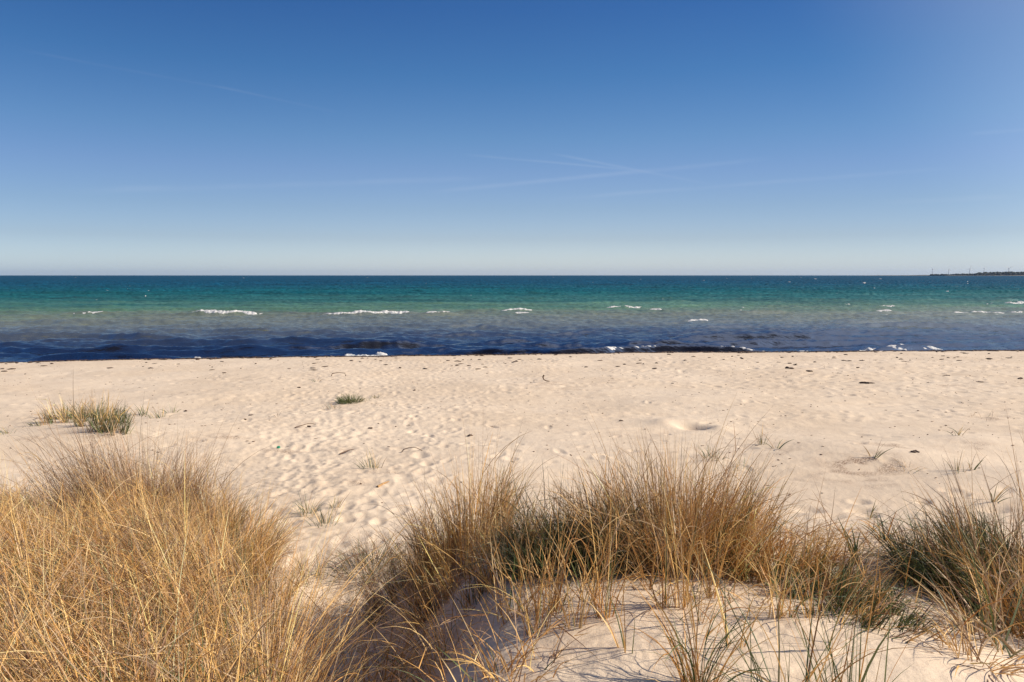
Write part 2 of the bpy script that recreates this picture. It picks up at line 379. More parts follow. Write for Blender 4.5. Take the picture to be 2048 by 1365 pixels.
def sea_h(x, y):
    off = y - shore(x)                                 # metres offshore
    amp = np.interp(off, [0, 3, 6, 20, 45, 60, 120, 400, 1500], [0.0, .45, .62, .60, .50, .42, .60, .90, .0])
    bx = x + 1.6 * vnoise(x / 9., y / 6., 51); v = y - 0.09 * x + 1.1 * vnoise(x / 7., y / 7., 52)
    w = 0
    for (lam, ang, a, s) in ((4.6, .0, 1.0, 61), (6.1, -.06, .7, 62), (2.5, .12, .30, 63)):
        ph = 2 * np.pi * (v * math.cos(ang) + bx * math.sin(ang)) / lam + 1.7 * vnoise(x / (lam * 2.4), y / (lam * 1.5), s + 20)
        sh = np.exp(5.0 * (np.cos(ph) - 1)) - .18
        w = w + a * sh * np.clip(.40 + .9 * vnoise(x / (lam * 2.0), y / (lam * .9), s), .12, 1.25)
    w = w * .55
    c = 0.30 * vnoise(x / 1.1, y / .6, 55) + 0.16 * vnoise(x / .5, y / .28, 56) + .5 * vnoise(x / 4.5, y / 1.7, 57)
    brk = 0.0
    for (o_, hh, wd, sd_) in ((3.6, .42, .40, 58), (6.4, .32, .50, 68), (9.6, .26, .55, 78), (13.2, .22, .60, 88), (17.5, .18, .65, 98)):
        q_ = off - o_ - 1.3 * vnoise(x / 7.5, x * 0 + sd_ + .5, sd_) + .02 * x
        brk = brk + hh * np.exp(-(q_ / np.where(q_ < 0, wd * .6, wd * 1.5)) ** 2) * np.clip(.45 + 1.2 * vnoise(x / 5.0, x * 0 + sd_ + .3, sd_ + 1), 0, 1)
    for (qx, qy, ql) in BREAK:                          # the swell that is just breaking
        m = (np.abs(x - qx) < ql + 2) & (np.abs(y - qy) < 4)
        if np.any(m):
            xx = x[m] - qx; yy = y[m] - qy - .09 * xx
            brk[m] += .26 * np.exp(-((yy - .25) / .55) ** 2) * np.exp(-(np.abs(xx) / (.62 * ql + .6)) ** 4)
    return amp * (w + .8 * c * np.interp(off, [0, 2, 60, 200], [.2, .45, .9, 1.2])) + brk
SR = np.concatenate([np.geomspace(25.5, 130, 470), np.geomspace(130, 800, 330)[1:], np.geomspace(800, 26000, 60)[1:]])
ST = np.concatenate([np.linspace(R(-88), R(-45), 90)[:-1], np.linspace(R(-45), R(45), 980), np.linspace(R(45), R(88), 90)[1:]])
sr, st_ = np.meshgrid(SR, ST, indexing='ij'); SX, SY = sr * np.sin(st_), sr * np.cos(st_)
SZ = sea_h(SX, SY) * (1 - sst(500, 1100, sr))
off = SY - shore(SX)
SZ = SZ + 0.02
V = np.stack([SX.ravel(), SY.ravel(), SZ.ravel()], 1)
offn = np.clip(off.ravel(), 0, 2000) / 2000
def sea_material():
    m, N = new_mat('sea_water')
    g = N.n('ShaderNodeNewGeometry'); P = g.outputs['Position']
    at = N.n('ShaderNodeAttribute', attribute_name='tone')
    sw = N.n('ShaderNodeSeparateColor'); N.put(sw.inputs[0], at.outputs['Color'])
    offs = N.m('MULTIPLY', sw.outputs[0], 2000.0)
    mp = N.n('ShaderNodeMapping'); N.put(mp.inputs[0], P); mp.inputs['Scale'].default_value = (0.30, 1.0, 1.0)
    n1 = N.noise(mp.outputs[0], 0.045, 4, .6); n2 = N.noise(mp.outputs[0], 0.25, 4, .6)
    lo = N.m('LOGARITHM', N.m('ADD', offs, 4.0), 10.0)         # 0.6 .. 3.3
    lo = N.m('ADD', lo, N.m('ADD', N.m('MULTIPLY', N.m('SUBTRACT', n1, .5), N.mapr(offs, 8, 40, .12, .42, 'LINEAR')), N.m('MULTIPLY', N.m('SUBTRACT', n2, .5), .14)))
    t = N.m('DIVIDE', N.m('SUBTRACT', lo, 0.6), 2.7, clamp=True)
    def p(o): return (math.log10(o + 4) - .6) / 2.7
    col = N.ramp(t, [(p(0), (.006, .006, .010)), (p(5), (.009, .009, .015)), (p(10), (.018, .019, .022)), (p(15), (.060, .062, .055)), (p(24), (.155, .168, .130)),
                     (p(38), (.165, .180, .115)), (p(52), (.090, .170, .090)), (p(80), (.024, .108, .096)), (p(150), (.003, .076, .100)), (p(300), (.001, .054, .102)),
                     (p(700), (.001, .048, .095)), (p(1900), (.001, .048, .098))])
    mp2 = N.n('ShaderNodeMapping'); N.put(mp2.inputs[0], P); mp2.inputs['Scale'].default_value = (0.45, 1.0, 1.0)
    b1 = N.noise(mp2.outputs[0], 2.6, 4, .62); b2 = N.noise(mp2.outputs[0], 0.42, 3, .6); b3 = N.noise(mp2.outputs[0], 0.06, 3, .6)
    h = N.m('ADD', N.m('MULTIPLY', b1, N.mapr(offs, 5, 60, .05, .13, 'LINEAR')), N.m('ADD', N.m('MULTIPLY', b2, N.mapr(offs, 15, 120, .10, 1.1, 'LINEAR')), N.m('MULTIPLY', b3, N.mapr(offs, 100, 600, 0, 7.0, 'LINEAR'))))
    bmp = N.n('ShaderNodeBump'); bmp.inputs['Strength'].default_value = 1.0; bmp.inputs['Distance'].default_value = 1.0
    N.put(bmp.inputs['Height'], h)
    # light and dark of the wave facets, painted into the water colour as streaks
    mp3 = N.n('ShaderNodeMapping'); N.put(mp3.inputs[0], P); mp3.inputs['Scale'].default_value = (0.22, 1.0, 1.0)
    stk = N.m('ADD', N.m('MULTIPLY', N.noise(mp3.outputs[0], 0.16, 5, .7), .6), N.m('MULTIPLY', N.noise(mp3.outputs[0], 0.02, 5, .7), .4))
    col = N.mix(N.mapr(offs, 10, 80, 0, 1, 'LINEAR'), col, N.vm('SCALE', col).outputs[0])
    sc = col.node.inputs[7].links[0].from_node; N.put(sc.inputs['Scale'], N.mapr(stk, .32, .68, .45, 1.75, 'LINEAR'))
    # water body, and the sky mirrored by a surface that the waves roughen more the farther one looks
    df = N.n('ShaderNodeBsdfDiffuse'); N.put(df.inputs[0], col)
    gl = N.n('ShaderNodeBsdfGlossy'); N.put(gl.inputs['Normal'], bmp.outputs[0]); gl.inputs[0].default_value = (1, 1, 1, 1)
    N.put(gl.inputs['Roughness'], N.mapr(lo, 1.2, 2.3, .08, .45, 'LINEAR'))
    fr = N.n('ShaderNodeFresnel'); fr.inputs['IOR'].default_value = 1.33; N.put(fr.inputs['Normal'], bmp.outputs[0])
    mx = N.n('ShaderNodeMixShader'); N.put(mx.inputs[0], N.m('MINIMUM', fr.outputs[0], N.mapr(lo, 1.35, 2.1, .44, .065, 'LINEAR')))
    N.put(mx.inputs[1], df.outputs[0]); N.put(mx.inputs[2], gl.outputs[0])
    o = N.n('ShaderNodeOutputMaterial'); N.put(o.inputs[0], mx.outputs[0]); return m
M_SEA = sea_material()
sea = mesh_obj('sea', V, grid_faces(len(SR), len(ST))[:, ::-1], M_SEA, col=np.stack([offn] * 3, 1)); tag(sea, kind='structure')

# ------------------------------------------------------------------ foam
def foam_material():
    m, N = new_mat('sea_foam')
    g = N.n('ShaderNodeNewGeometry')
    bs = N.n('ShaderNodeBsdfPrincipled'); bs.inputs['Roughness'].default_value = .8
    N.put(bs.inputs['Base Color'], N.mix(N.mapr(N.noise(g.outputs['Position'], 4.0, 3, .6), .4, .65, 0, 1), (.66, .635, .60, 1), (.40, .41, .42, 1)))
    o = N.n('ShaderNodeOutputMaterial'); N.put(o.inputs[0], bs.outputs[0]); return m
M_FOAM = foam_material()
def foam_roll(L, H, D, seed, cx, cy, n=None, ang=0.09):
    """a low roll of broken water along the crest, thinning out at its ends, lying on the sea surface; world coordinates"""
    n = n or int(np.clip(L / .05, 30, 260)); k = 9
    s = np.linspace(0, 1, n)
    x = (s - .5) * L
    env = sst(0, .30, s) ** .6 * sst(0, .22, 1 - s) ** .6
    prof = np.clip(.62 + .5 * vnoise(s * L / 1.9 + seed * 3.7, s * 0 + seed, seed) + .28 * vnoise(s * L / .35 + seed, s * 0 + .3, seed + 1), 0.0, 1.2) * env
    yo = .45 * vnoise(s * L / 2.6 + seed, s * 0 + .7, seed + 2) * min(1, L / 3)
    Vs = np.zeros((n, k, 3))
    for j in range(k):
        a = j / (k - 1)                                         # 0 = front toe, 1 = back
        lump = 1 + .30 * vnoise(x / .14 + seed, x * 0 + a * 5, seed + 5)
        Vs[:, j, 0] = x; Vs[:, j, 1] = yo + (-.65 + 1.1 * a) * D * (0.15 + prof)
        Vs[:, j, 2] = H * prof * math.sin(math.pi * a) ** .7 * lump * (0.6 + .4 * a) - .05
    Vs[:, 0, 2] -= .12; Vs[:, -1, 2] -= .12
    X = cx + Vs[..., 0] * math.cos(ang) - Vs[..., 1] * math.sin(ang); Y = cy + Vs[..., 0] * math.sin(ang) + Vs[..., 1] * math.cos(ang)
    Z = Vs[..., 2] + .02 + sea_h(X, Y)
    return np.stack([X, Y, Z], -1).reshape(-1, 3), grid_faces(n, k)[:, ::-1]
for i, (px, py, w, h, lab) in enumerate(breakers):
    x, y = sea_pt(px, py + h * .4); dist = math.hypot(y, 4)
    L = w / FPX * y; H = h / FPX * y * 1.0 
    Vf, Ff = foam_roll(L * 1.3, H * .58, .7, 100 + i, x, y)
    o = mesh_obj('breaking_wave', Vf - np.array([x, y, 0]), Ff, M_FOAM, loc=(x, y, 0)); tag(o, lab, 'wave', 'white breakers over the sandbar')
# foam in the wash at the water's edge, whitecaps farther out
def merge(parts):
    Vs, Fs, n = [], [], 0
    for v, f in parts: Vs.append(v); Fs.append(f + n); n += len(v)
    return np.vstack(Vs), np.vstack(Fs)
def wash(segs, seed0):
    parts = []
    for i, (xa, xb, h, o_) in enumerate(segs):
        za, zb = xa / FPX * 32.5, xb / FPX * 32.5
        L = zb - za; rw = np.random.default_rng(seed0 + i); nn = max(2, int(L / .8))
        for q in range(nn * 2):
            cx = rw.uniform(za, zb); oo = o_ + rw.choice([0, 0, .35, -.5]) + rw.normal(0, .12)
            parts.append(foam_roll(rw.uniform(.3, 1.3), h * rw.uniform(.4, .95), rw.uniform(.2, .5), seed0 * 7 + i * 40 + q, cx, float(shore(np.array([cx]))[0]) + oo, 40))
    return merge(parts)
Vw, Fw = wash([(-640, -455, .20, 3.0), (-395, -195, .30, 3.2), (-240, -130, .12, 3.0), (-1024, -960, .12, 3.0), (495, 520, .2, 3.1), (595, 662, .30, 3.2), (770, 845, .32, 3.2), (845, 960, .16, 3.1), (960, 1100, .12, 3.0), (180, 300, .14, 3.0), (300, 420, .08, 2.9), (-120, -80, .08, 3.0), (662, 760, .10, 3.0), (420, 495, .06, 2.8), (480, 1100, .12, 2.9), (-700, 0, .10, 2.9)], 300)
o = mesh_obj('shore_foam', Vw, Fw, M_FOAM); tag(o, 'thin white foam of the wash along the water edge', kind='stuff')
rf = np.random.default_rng(5); parts = []
for i in range(75):
    py = 553 + 60 * rf.random() ** 1.7; px = rf.uniform(-500, 2548)
    x, y = sea_pt(px, py)
    if y > 1500: continue
    L = rf.uniform(1.5, 5.5) / FPX * y; H = rf.uniform(.4, 1.1) / FPX * y
    parts.append(foam_roll(L, min(H, .6), .5 + y / 300, 500 + i, x, y, 14, 0.09 * rf.normal()))
for (px, py, w, h) in ((700, 616, 30, 3), (855, 568, 10, 2), (1325, 598, 8, 2), (1488, 617, 14, 2), (1565, 633, 40, 2), (1770, 630, 16, 2), (1860, 620, 36, 2), (1485, 622, 22, 2), (1600, 610, 16, 2), (1090, 627, 24, 2), (1175, 623, 22, 2), (145, 672, 60, 3), (610, 645, 20, 2), (1065, 664, 16, 2), (1728, 568, 8, 3), (1690, 609, 30, 2), (1980, 608, 24, 2), (1975, 636, 30, 2), (1300, 680, 20, 2), (760, 680, 14, 2)):
    x, y = sea_pt(px, py); parts.append(foam_roll(w / FPX * y, h * .8 / FPX * y, .6, 800 + px, x, y, 40))
Vw, Fw = merge(parts)
o = mesh_obj('whitecaps', Vw, Fw, M_FOAM); tag(o, 'small scattered whitecaps over the open sea', kind='stuff')

# ------------------------------------------------------------------ far headland, wood and wind turbines
M_LAND = plain('headland_soil', (0.20, 0.16, 0.12), .9, .1, (0.02, (0.06, 0.06, 0.04)))
M_TREE = plain('far_foliage', (0.026, 0.032, 0.024), .9, .1, (0.03, (0.042, 0.045, 0.03)))
M_WHITE = plain('painted_steel', (0.72, 0.73, 0.74), .5, .4, (0.5, (0.66, 0.67, 0.68)))
HD = 6000.0
def at_px(px, dist): return (px - 1024) / FPX * dist
hx = np.linspace(at_px(1800, HD), at_px(2700, HD), 260); hyv = np.array([-420, -380, -300, -150, 0, 300, 900, 1600])
gx, gy = np.meshgrid(hx, hyv, indexing='ij')
hgt = np.interp(gx, [at_px(p, HD) for p in (1800, 1838, 1850, 1860, 1900, 1950, 1958, 2048, 2200, 2700)], [-3, 0.5, 4, 4, 3, 4, 8, 12, 15, 10])
prof = np.interp(gy, hyv, [-3, 0.2, 0.55, .8, 1, 1, .8, -.5])
hz = hgt * prof + 1.0 * vnoise(gx / 60, gy / 60, 71) * (hgt > 1) * (prof > .1)
headland = mesh_obj('headland', np.stack([gx.ravel(), gy.ravel() + HD, hz.ravel()], 1), grid_faces(len(hx), len(hyv)), M_LAND); tag(headland, kind='structure')
import bmesh
def ico(sub=2):
    bm = bmesh.new(); bmesh.ops.create_icosphere(bm, subdivisions=sub, radius=1)
    v = np.array([p.co[:] for p in bm.verts]); f = np.array([[q.index for q in p.verts] for p in bm.faces]); bm.free(); return v, f
IV, IF = ico(2)
def crowns(x0, x1, n, h, seed, ya, yb, base=0):
    r = np.random.default_rng(seed); ps = []
    for i in range(n):
        x = at_px(r.uniform(x0, x1), HD); e = min(1, 0.55 + abs(min(x - at_px(x0, HD), at_px(x1, HD) - x)) / 120)
        y = r.uniform(ya, yb); hh = h * r.uniform(.75, 1.15) * e; w = r.uniform(7, 15) * min(1.3, h / 14 + .3)
        s = np.array([w, w, hh * .55]); d = 1 + .22 * vnoise(IV[:, 0] * 2.2 + i, IV[:, 1] * 2.2 + IV[:, 2] * 1.7, seed + i)
        ps.append((IV * s * d[:, None] + np.array([x, HD + y, base + hh * .5]), IF))
    return merge(ps)
Vt, Ft = crowns(1954, 2400, 620, 27, 81, -300, 100, 4)
o = mesh_obj('treeline', Vt, Ft, M_TREE); tag(o, 'dark wood covering the far headland at the right end of the horizon', kind='stuff')
Vt, Ft = crowns(1898, 1950, 70, 15, 82, -250, 60, 2)
o = mesh_obj('low_scrub', Vt, Ft, M_TREE); tag(o, 'low dark scrub on the thin spit before the wood', kind='stuff')
Vt, Ft = crowns(1849, 1862, 18, 16, 83, -250, 0, 3)
o = mesh_obj('shrub_grove', Vt, Ft, M_TREE); tag(o, 'small dark grove alone at the tip of the far spit', 'grove')
def turbine(px, hub, dist, rot, yaw, label):
    x = at_px(px, dist); y = dist
    root = empty('wind_turbine', (x, y, 2.0), label, 'wind turbine', 'wind turbines on the far headland')
    k = 14; a = np.linspace(0, 2 * np.pi, k, endpoint=False); zs = np.linspace(0, hub, 8)
    Vv = np.array([[(2.6 - 1.2 * z / hub) * math.cos(t), (2.6 - 1.2 * z / hub) * math.sin(t), z] for z in zs for t in a])
    mesh_obj('tower', Vv, grid_faces(8, k, True), M_WHITE, root)
    def rot_z(v): return np.stack([v[:, 0] * math.cos(yaw) - v[:, 1] * math.sin(yaw), v[:, 0] * math.sin(yaw) + v[:, 1] * math.cos(yaw), v[:, 2]], 1)
    sec = np.array([[c * 1.9, 0, s * 1.9] for c, s in [(math.cos(t), math.sin(t)) for t in a]])
    Vv = np.vstack([sec * f + np.array([0, yy, hub + 1.2]) for yy, f in ((-4, .05), (-4, .8), (-2, 1), (3, 1), (6.5, .7), (6.5, .05))])
    mesh_obj('nacelle', rot_z(Vv), grid_faces(6, k, True), M_WHITE, root)
    Vv = np.vstack([sec * f + np.array([0, yy, hub + 1.2]) for yy, f in ((-4, .75), (-5, .75), (-6, .5), (-6.6, .05))])
    hb = mesh_obj('hub', rot_z(Vv), grid_faces(4, k, True), M_WHITE, root)
    for b in range(3):
        t = rot + b * 2 * math.pi / 3; Lb = hub * .62; ss = np.linspace(0, 1, 10); Vb = []
        for s in ss:
            ch = 1.3 + 1.5 * math.sin(min(1, s * 4) * math.pi / 2) - 2.5 * s; ch = max(ch, .35) * 1.5
            for (cx, cy) in ((-.5, 0), (0, .14), (.5, 0), (0, -.14)): Vb.append((cx * ch, -5 + cy * ch, 1.5 + s * Lb))
        Vb = np.array(Vb); X = Vb[:, 0] * math.cos(t) + Vb[:, 2] * math.sin(t); Z = -Vb[:, 0] * math.sin(t) + Vb[:, 2] * math.cos(t)
        mesh_obj('blade', rot_z(np.stack([X, Vb[:, 1], Z + hub + 1.2], 1)), grid_faces(10, 4, True), M_WHITE, root)
turbine(1860.5, 55, 6300, R(80), .15, 'pale wind turbine standing behind the small grove at the tip of the spit')
turbine(1893, 56, 6400, R(5), .5, 'pale wind turbine on the bare thin part of the spit, second from the tip')
turbine(1934.5, 62, 6400, R(18), .1, 'pale wind turbine above the low scrub, just before the wood begins')
turbine(1963, 66, 6700, R(-15), .6, 'pale wind turbine rising behind the left end of the far wood')
turbine(2012, 68, 6700, R(60), .05, 'pale wind turbine rising over the middle of the far wood, farthest right')

# ------------------------------------------------------------------ grass
PAL = {  # linear base colours of the dry and living blades
    'gold':  [(.76, .50, .195), (.68, .42, .140), (.82, .58, .28), (.58, .33, .105), (.42, .235, .085)],
    'grey':  [(.56, .40, .240), (.42, .28, .160), (.68, .51, .32), (.30, .185, .105), (.50, .34, .185)],
    'brown': [(.38, .22, .115), (.26, .14, .075), (.48, .30, .16), (.18, .10, .06), (.36, .23, .14)],
    'rust':  [(.62, .33, .095), (.50, .245, .065), (.68, .42, .16), (.38, .175, .055)],
    'green': [(.100, .135, .040), (.065, .095, .028), (.140, .165, .055), (.18, .19, .07)],
    'dark':  [(.045, .060, .022), (.070, .075, .030), (.10, .085, .045), (.055, .045, .025)],
    'lyme':  [(.140, .180, .110), (.100, .145, .085), (.190, .210, .130), (.24, .22, .11)],
}
def pick(pal, n, r, var=.14):
    c = np.array(PAL[pal])[r.integers(0, len(PAL[pal]), n)]
    return np.clip(c * np.exp(r.normal(0, var, (n, 1))), 0.01, .9)
def blades(P, L, az, th0, th1, w, col, r, S=6, pw=1.3, daz=None, tip=.12):
    """ribbons grown from P; lean goes from th0 to th1 (radians from the vertical) towards az. Returns V, F, C and the axes."""
    N_ = len(P); t = np.linspace(0, 1, S + 1)
    th = th0[:, None] + (th1 - th0)[:, None] * t[None] ** pw
    a = az[:, None] + (0 if daz is None else daz[:, None] * t[None])
    D = np.stack([np.sin(th) * np.sin(a), np.sin(th) * np.cos(a), np.cos(th)], -1)
    step = (L / S)[:, None, None]
    X = P[:, None, :] + np.concatenate([np.zeros((N_, 1, 3)), np.cumsum(.5 * (D[:, 1:] + D[:, :-1]) * step, 1)], 1)
    rv = r.normal(0, 1, (N_, 3)); rv /= np.linalg.norm(rv, axis=1, keepdims=True)
    side = np.cross(D, rv[:, None, :]); side /= np.linalg.norm(side, axis=2, keepdims=True) + 1e-9
    ww = w[:, None] * (tip + (1 - tip) * (1 - t[None] ** 2.0)) * .5
    nrm = np.cross(D, side)
    A = X - side * ww[..., None]; B = X + side * ww[..., None]; Mid = X + nrm * ww[..., None] * .45
    Vv = np.stack([A, Mid, B], 2).reshape(-1, 3)
    base = (np.arange(N_) * (S + 1) * 3)[:, None, None]; i = (np.arange(S) * 3)[None, :, None]; j = np.array([0, 1])[None, None, :]
    q = base + i + j
    Fv = np.stack([q, q + 1, q + 4, q + 3], -1).reshape(-1, 4)
    C = np.repeat(col, (S + 1) * 3, 0)
    return Vv, Fv, C, X, th, a
class Grow:
    """collects blades of one mesh"""
    def __init__(s, seed): s.r = np.random.default_rng(seed); s.V = []; s.F = []; s.C = []; s.n = 0
    def add(s, V, F, C): s.V.append(V); s.F.append(F + s.n); s.C.append(C); s.n += len(V)
    def stems(s, x, y, Lm, az, azs, t0, t1, w, pal, Lv=.22, S=6, leaf=0.0, sink=.03, z=None, pw=1.3, wild=.06, grp=1):
        r = s.r; n = len(x)
        if n == 0: return
        tone = 1.0
        if grp > 1:                                         # blades stand together in shoots
            i0 = (np.arange(n) // grp) * grp; gi = np.arange(n) // grp; ng = gi[-1] + 1
            x = x[i0] + r.normal(0, .022, n); y = y[i0] + r.normal(0, .022, n); z = None if z is None else z[i0]
            f = lambda v: v[i0] if isinstance(v, np.ndarray) else v
            az = f(az) + r.normal(0, .35, ng)[gi]; Lm = f(Lm) * np.exp(r.normal(0, .16, ng))[gi]
            t0 = (f(t0[0]) + r.normal(0, .08, ng)[gi], t0[1]); t1 = (f(t1[0]), t1[1]); tone = np.exp(r.normal(0, .20, ng))[gi][:, None]
        P = np.stack([x, y, (land(x, y) if z is None else z) - sink], 1)
        L = np.clip(Lm * np.minimum(np.exp(r.normal(0, Lv, n)), 1.28), .03, 2)
        a = az + r.normal(0, 1, n) * azs
        th0 = np.abs(t0[0] + r.normal(0, t0[1], n)); th1 = th0 + t1[0] + r.normal(0, t1[1], n)
        wl = r.random(n) < wild
        th1 = np.where(wl, th1 + r.uniform(.3, 1.3, n), th1)
        col = np.zeros((n, 3)); names = list(pal.items()); cum = np.cumsum([v for k, v in names]); u = r.random(n) * cum[-1]
        for (k, v), hi, lo in zip(names, cum, np.concatenate([[0], cum[:-1]])):
            mk = (u >= lo) & (u < hi); col[mk] = pick(k, int(mk.sum()), r)
        col = np.clip(col * tone, .005, .9)
        V, F, C, X, th, aa = blades(P, L, a, th0, th1, w * np.exp(r.normal(0, .25, n)), col, r, S, pw, r.normal(0, .25, n))
        s.add(V, F, C)
        if leaf > 0:                                        # narrow leaves leaving the stem part way up
            k = r.random(n) < leaf; idx = np.nonzero(k)[0]
            for lv in (0.3, 0.5, 0.68):
                ii = idx[r.random(len(idx)) < .7]
                if len(ii) == 0: continue
                si = int(lv * S); P2 = X[ii, si]
                V, F, C, *_ = blades(P2, L[ii] * r.uniform(.22, .5, len(ii)), a[ii] + r.normal(0, 1.3, len(ii)), th[ii, si] + r.uniform(.05, .5, len(ii)),
                                     th[ii, si] + r.uniform(.3, 1.5, len(ii)), w * .8 * np.ones(len(ii)), col[ii] * r.uniform(.8, 1.2, (len(ii), 1)), r, 4)
                s.add(V, F, C)
    def build(s, name, mat=None, parent=None):
        if not s.V: return None
        V = np.vstack(s.V)
        if parent is not None: V = V - np.array(parent.location)
        return mesh_obj(name, V, np.vstack(s.F), mat or M_BLADE, parent, np.vstack(s.C))

def tuft(px, py, label, seed, n, h, spread, pals, name='grass_tuft', lean=(-1.57, .12), t1=.35, w=.0042, group=None, cat='grass tuft', aspect=1.0, azs=1.0, leaf=.3, parts=('dry_blades', 'green_blades'), fan=.28):
    """a tussock rooted where the photo shows it. pals: (n share dry palette, green palette)"""
    x0, y0 = ground(px, py); z0 = zat(x0, y0)
    root = empty(name, (x0, y0, z0), label, cat, group)
    dry, green, gshare = pals
    for pal, share, pn, hh in ((dry, 1 - gshare, parts[0], 1.0), (green, gshare, parts[1], .8)):
        if not pal or share <= 0: continue
        if n * share <= 8.5:                               # so few that each leaf is a part of its own
            for i in range(max(2, round(n * share))):
                g = Grow(seed * 31 + i + (0 if pn == parts[0] else 500)); r = g.r
                q = math.sqrt(r.random()); ph = r.uniform(0, 2 * np.pi); dx, dy = q * spread * math.sin(ph), q * spread * math.cos(ph)
                g.stems(np.array([x0 + dx]), np.array([y0 + dy]), h * hh, np.array([math.atan2(dx, dy)]), .3, (np.array([fan * (.3 + q)]), .10), (t1, .2), w, pal)
                g.build('leaf_blade', parent=root)
            continue
        k = max(7, int(n * share)); g = Grow(seed + (0 if pn == parts[0] else 1000)); r = g.r
        q = np.sqrt(r.random(k)) * spread; ph = r.uniform(0, 2 * np.pi, k)
        dx, dy = q * np.sin(ph), q * np.cos(ph) * aspect
        az = np.arctan2(dx + lean[1] * math.sin(lean[0]) * 2 * spread, dy + lean[1] * math.cos(lean[0]) * 2 * spread)
        fall = 1 - .30 * (q / spread) ** 2
        t0 = fan * (q / spread)
        g.stems(x0 + dx, y0 + dy, h * hh * fall, az, azs, (t0, .10), (t1, .22), w, pal, leaf=leaf)
        g.build(pn, parent=root)
    return root

# --- the broad sweep of marram on the left dune (nobody could count it)
r0 = np.random.default_rng(3)
def edge_x(y): return np.interp(y, [0, 2, 3, 4, 5, 6, 6.8, 7.6], [-.50, -.80, -1.02, -1.36, -1.85, -2.45, -3.3, -4.3])
def field(n, ylo, yhi, seed):
    r = np.random.default_rng(seed)
    y = np.sqrt(r.uniform(ylo ** 2, yhi ** 2, n)); x = -r.random(n) * (0.95 * y + 1.0)
    e = edge_x(y) + .22 * vnoise(y * 2.2, y * 0 + .5, 90) + .12 * vnoise(x * 5, y * 5, 91)
    keep = (x < e) & (vnoise(x / .35, y / .35, 92) > -.44 + .2 * r.random(n))
    return x[keep], y[keep]
g = Grow(31); x, y = field(31000, 1.95, 6.9, 32)
hl = .60 + .17 * vnoise(x / .8, y / .8, 93) + .16 * np.clip(vnoise(x / .22, y / .22, 97), -.6, 1)
dens = vnoise(x / .5 + 9, y / .5, 94)
edgeD = np.clip((edge_x(y) - x) / .32, 0, 1)
hl = hl * np.interp(y, [4.4, 6.4], [1.0, .72])
azv = np.where(edgeD < .6, R(40) + R(30) * vnoise(x * 2, y * 2, 95), R(-62)) + R(25) * vnoise(x / .7, y / .7, 96)
azv = azv * (1 - edgeD) + edgeD * (R(-76) + R(24) * vnoise(x / .7, y / .7, 96))
g.stems(x, y, hl, azv, .50, (.56, .17), (.36, .28), .0036, {'gold': 4.6, 'grey': 1.5, 'brown': 2.2, 'rust': 3.2}, leaf=.45, S=6, grp=13, wild=.16)
x, y = field(4600, 1.95, 6.9, 33)
g.stems(x, y, .46, R(-60), .9, (.3, .2), (.5, .3), .0048, {'green': 3, 'dark': 1, 'lyme': .6}, leaf=0, S=5)
x, y = field(9000, 1.95, 6.9, 34)                            # broken straw lying through it
g.stems(x, y, .34, R(-60), 1.6, (.9, .35), (.3, .3), .0040, {'gold': 3, 'brown': 2, 'grey': 2}, leaf=0, S=3, sink=-.03, z=land(x, y) + r0.uniform(0, .28, len(x)))
o = g.build('dune_grass'); tag(o, 'broad sweep of golden dry marram grass covering the left dune', kind='stuff')

# --- clumps one can tell apart
TAN = {'gold': 4.2, 'grey': 1.7, 'brown': .7, 'rust': 2.0}
def clump(label, seed, spots, name='marram_clump', leaf=.45, w=.0040, cat='grass clump', under=None, group='large marram clumps on the dune', grp=11):
    """spots: (px, py, rx, ry, n, h, palette, fan, lean)"""
    x0, y0 = ground(spots[0][0], spots[0][1]); root = empty(name, (x0, y0, zat(x0, y0)), label, cat, group)
    gd, gg = Grow(seed), Grow(seed + 500)
    for (px, py, rx, ry, n, h, pal, fan, lean, green) in spots:
        cx, cy = ground(px, py)
        for G, k, hh, pp in ((gd, int(n * (1 - green)), h, pal), (gg, int(n * green), h * .72, {'green': 3, 'dark': 1.5, 'lyme': .5})):
            r = G.r; q = np.sqrt(r.random(k)); ph = r.uniform(0, 2 * np.pi, k)
            dx, dy = q * rx * np.sin(ph), q * ry * np.cos(ph)
            az = np.arctan2(dx / rx + lean, dy / ry * .6 + .05)
            G.stems(cx + dx, cy + dy, hh * (1.05 - .38 * q * q), az, .55, (fan * q, .10), (.22, .22), w, pp, leaf=leaf, Lv=.27, grp=grp, wild=.13)
    gd.build('dry_blades', parent=root); gg.build('green_blades', parent=root)
    return root
clump('dark brown marram clump at the back top of the golden left dune', 41,
      [(260, 1075, .55, .40, 1900, .90, {'brown': 6, 'grey': 3, 'gold': 1}, .35, -.35, .06), (380, 1085, .40, .3, 900, .70, {'brown': 2, 'grey': 2, 'gold': 3}, .4, .0, .10)])
clump('tawny clump with a greenish base at the right edge of the left dune grass', 42,
      [(455, 1120, .38, .30, 900, .62, {'rust': 2, 'gold': 3, 'grey': 2}, .5, .25, .22), (500, 1180, .28, .25, 500, .50, {'rust': 2, 'gold': 2, 'brown': 1}, .6, .5, .35)])
clump('grey tan marram clump on the left shoulder of the sand hump', 43,
      [(915, 1138, .34, .28, 1000, .57, TAN, .38, -.25, .10), (830, 1150, .34, .28, 560, .38, {'grey': 3, 'brown': 3, 'gold': 1}, .60, -.6, .30), (1015, 1148, .22, .20, 300, .38, TAN, .30, .0, .12)])
clump('low dark green bush of grass in the dip between two tall tan clumps', 44,
      [(1150, 1128, .40, .28, 1900, .38, {'dark': 4, 'brown': 1}, .75, .0, .65), (1200, 1120, .25, .2, 700, .36, {'dark': 3, 'brown': 1}, .6, .1, .6)], w=.0045)
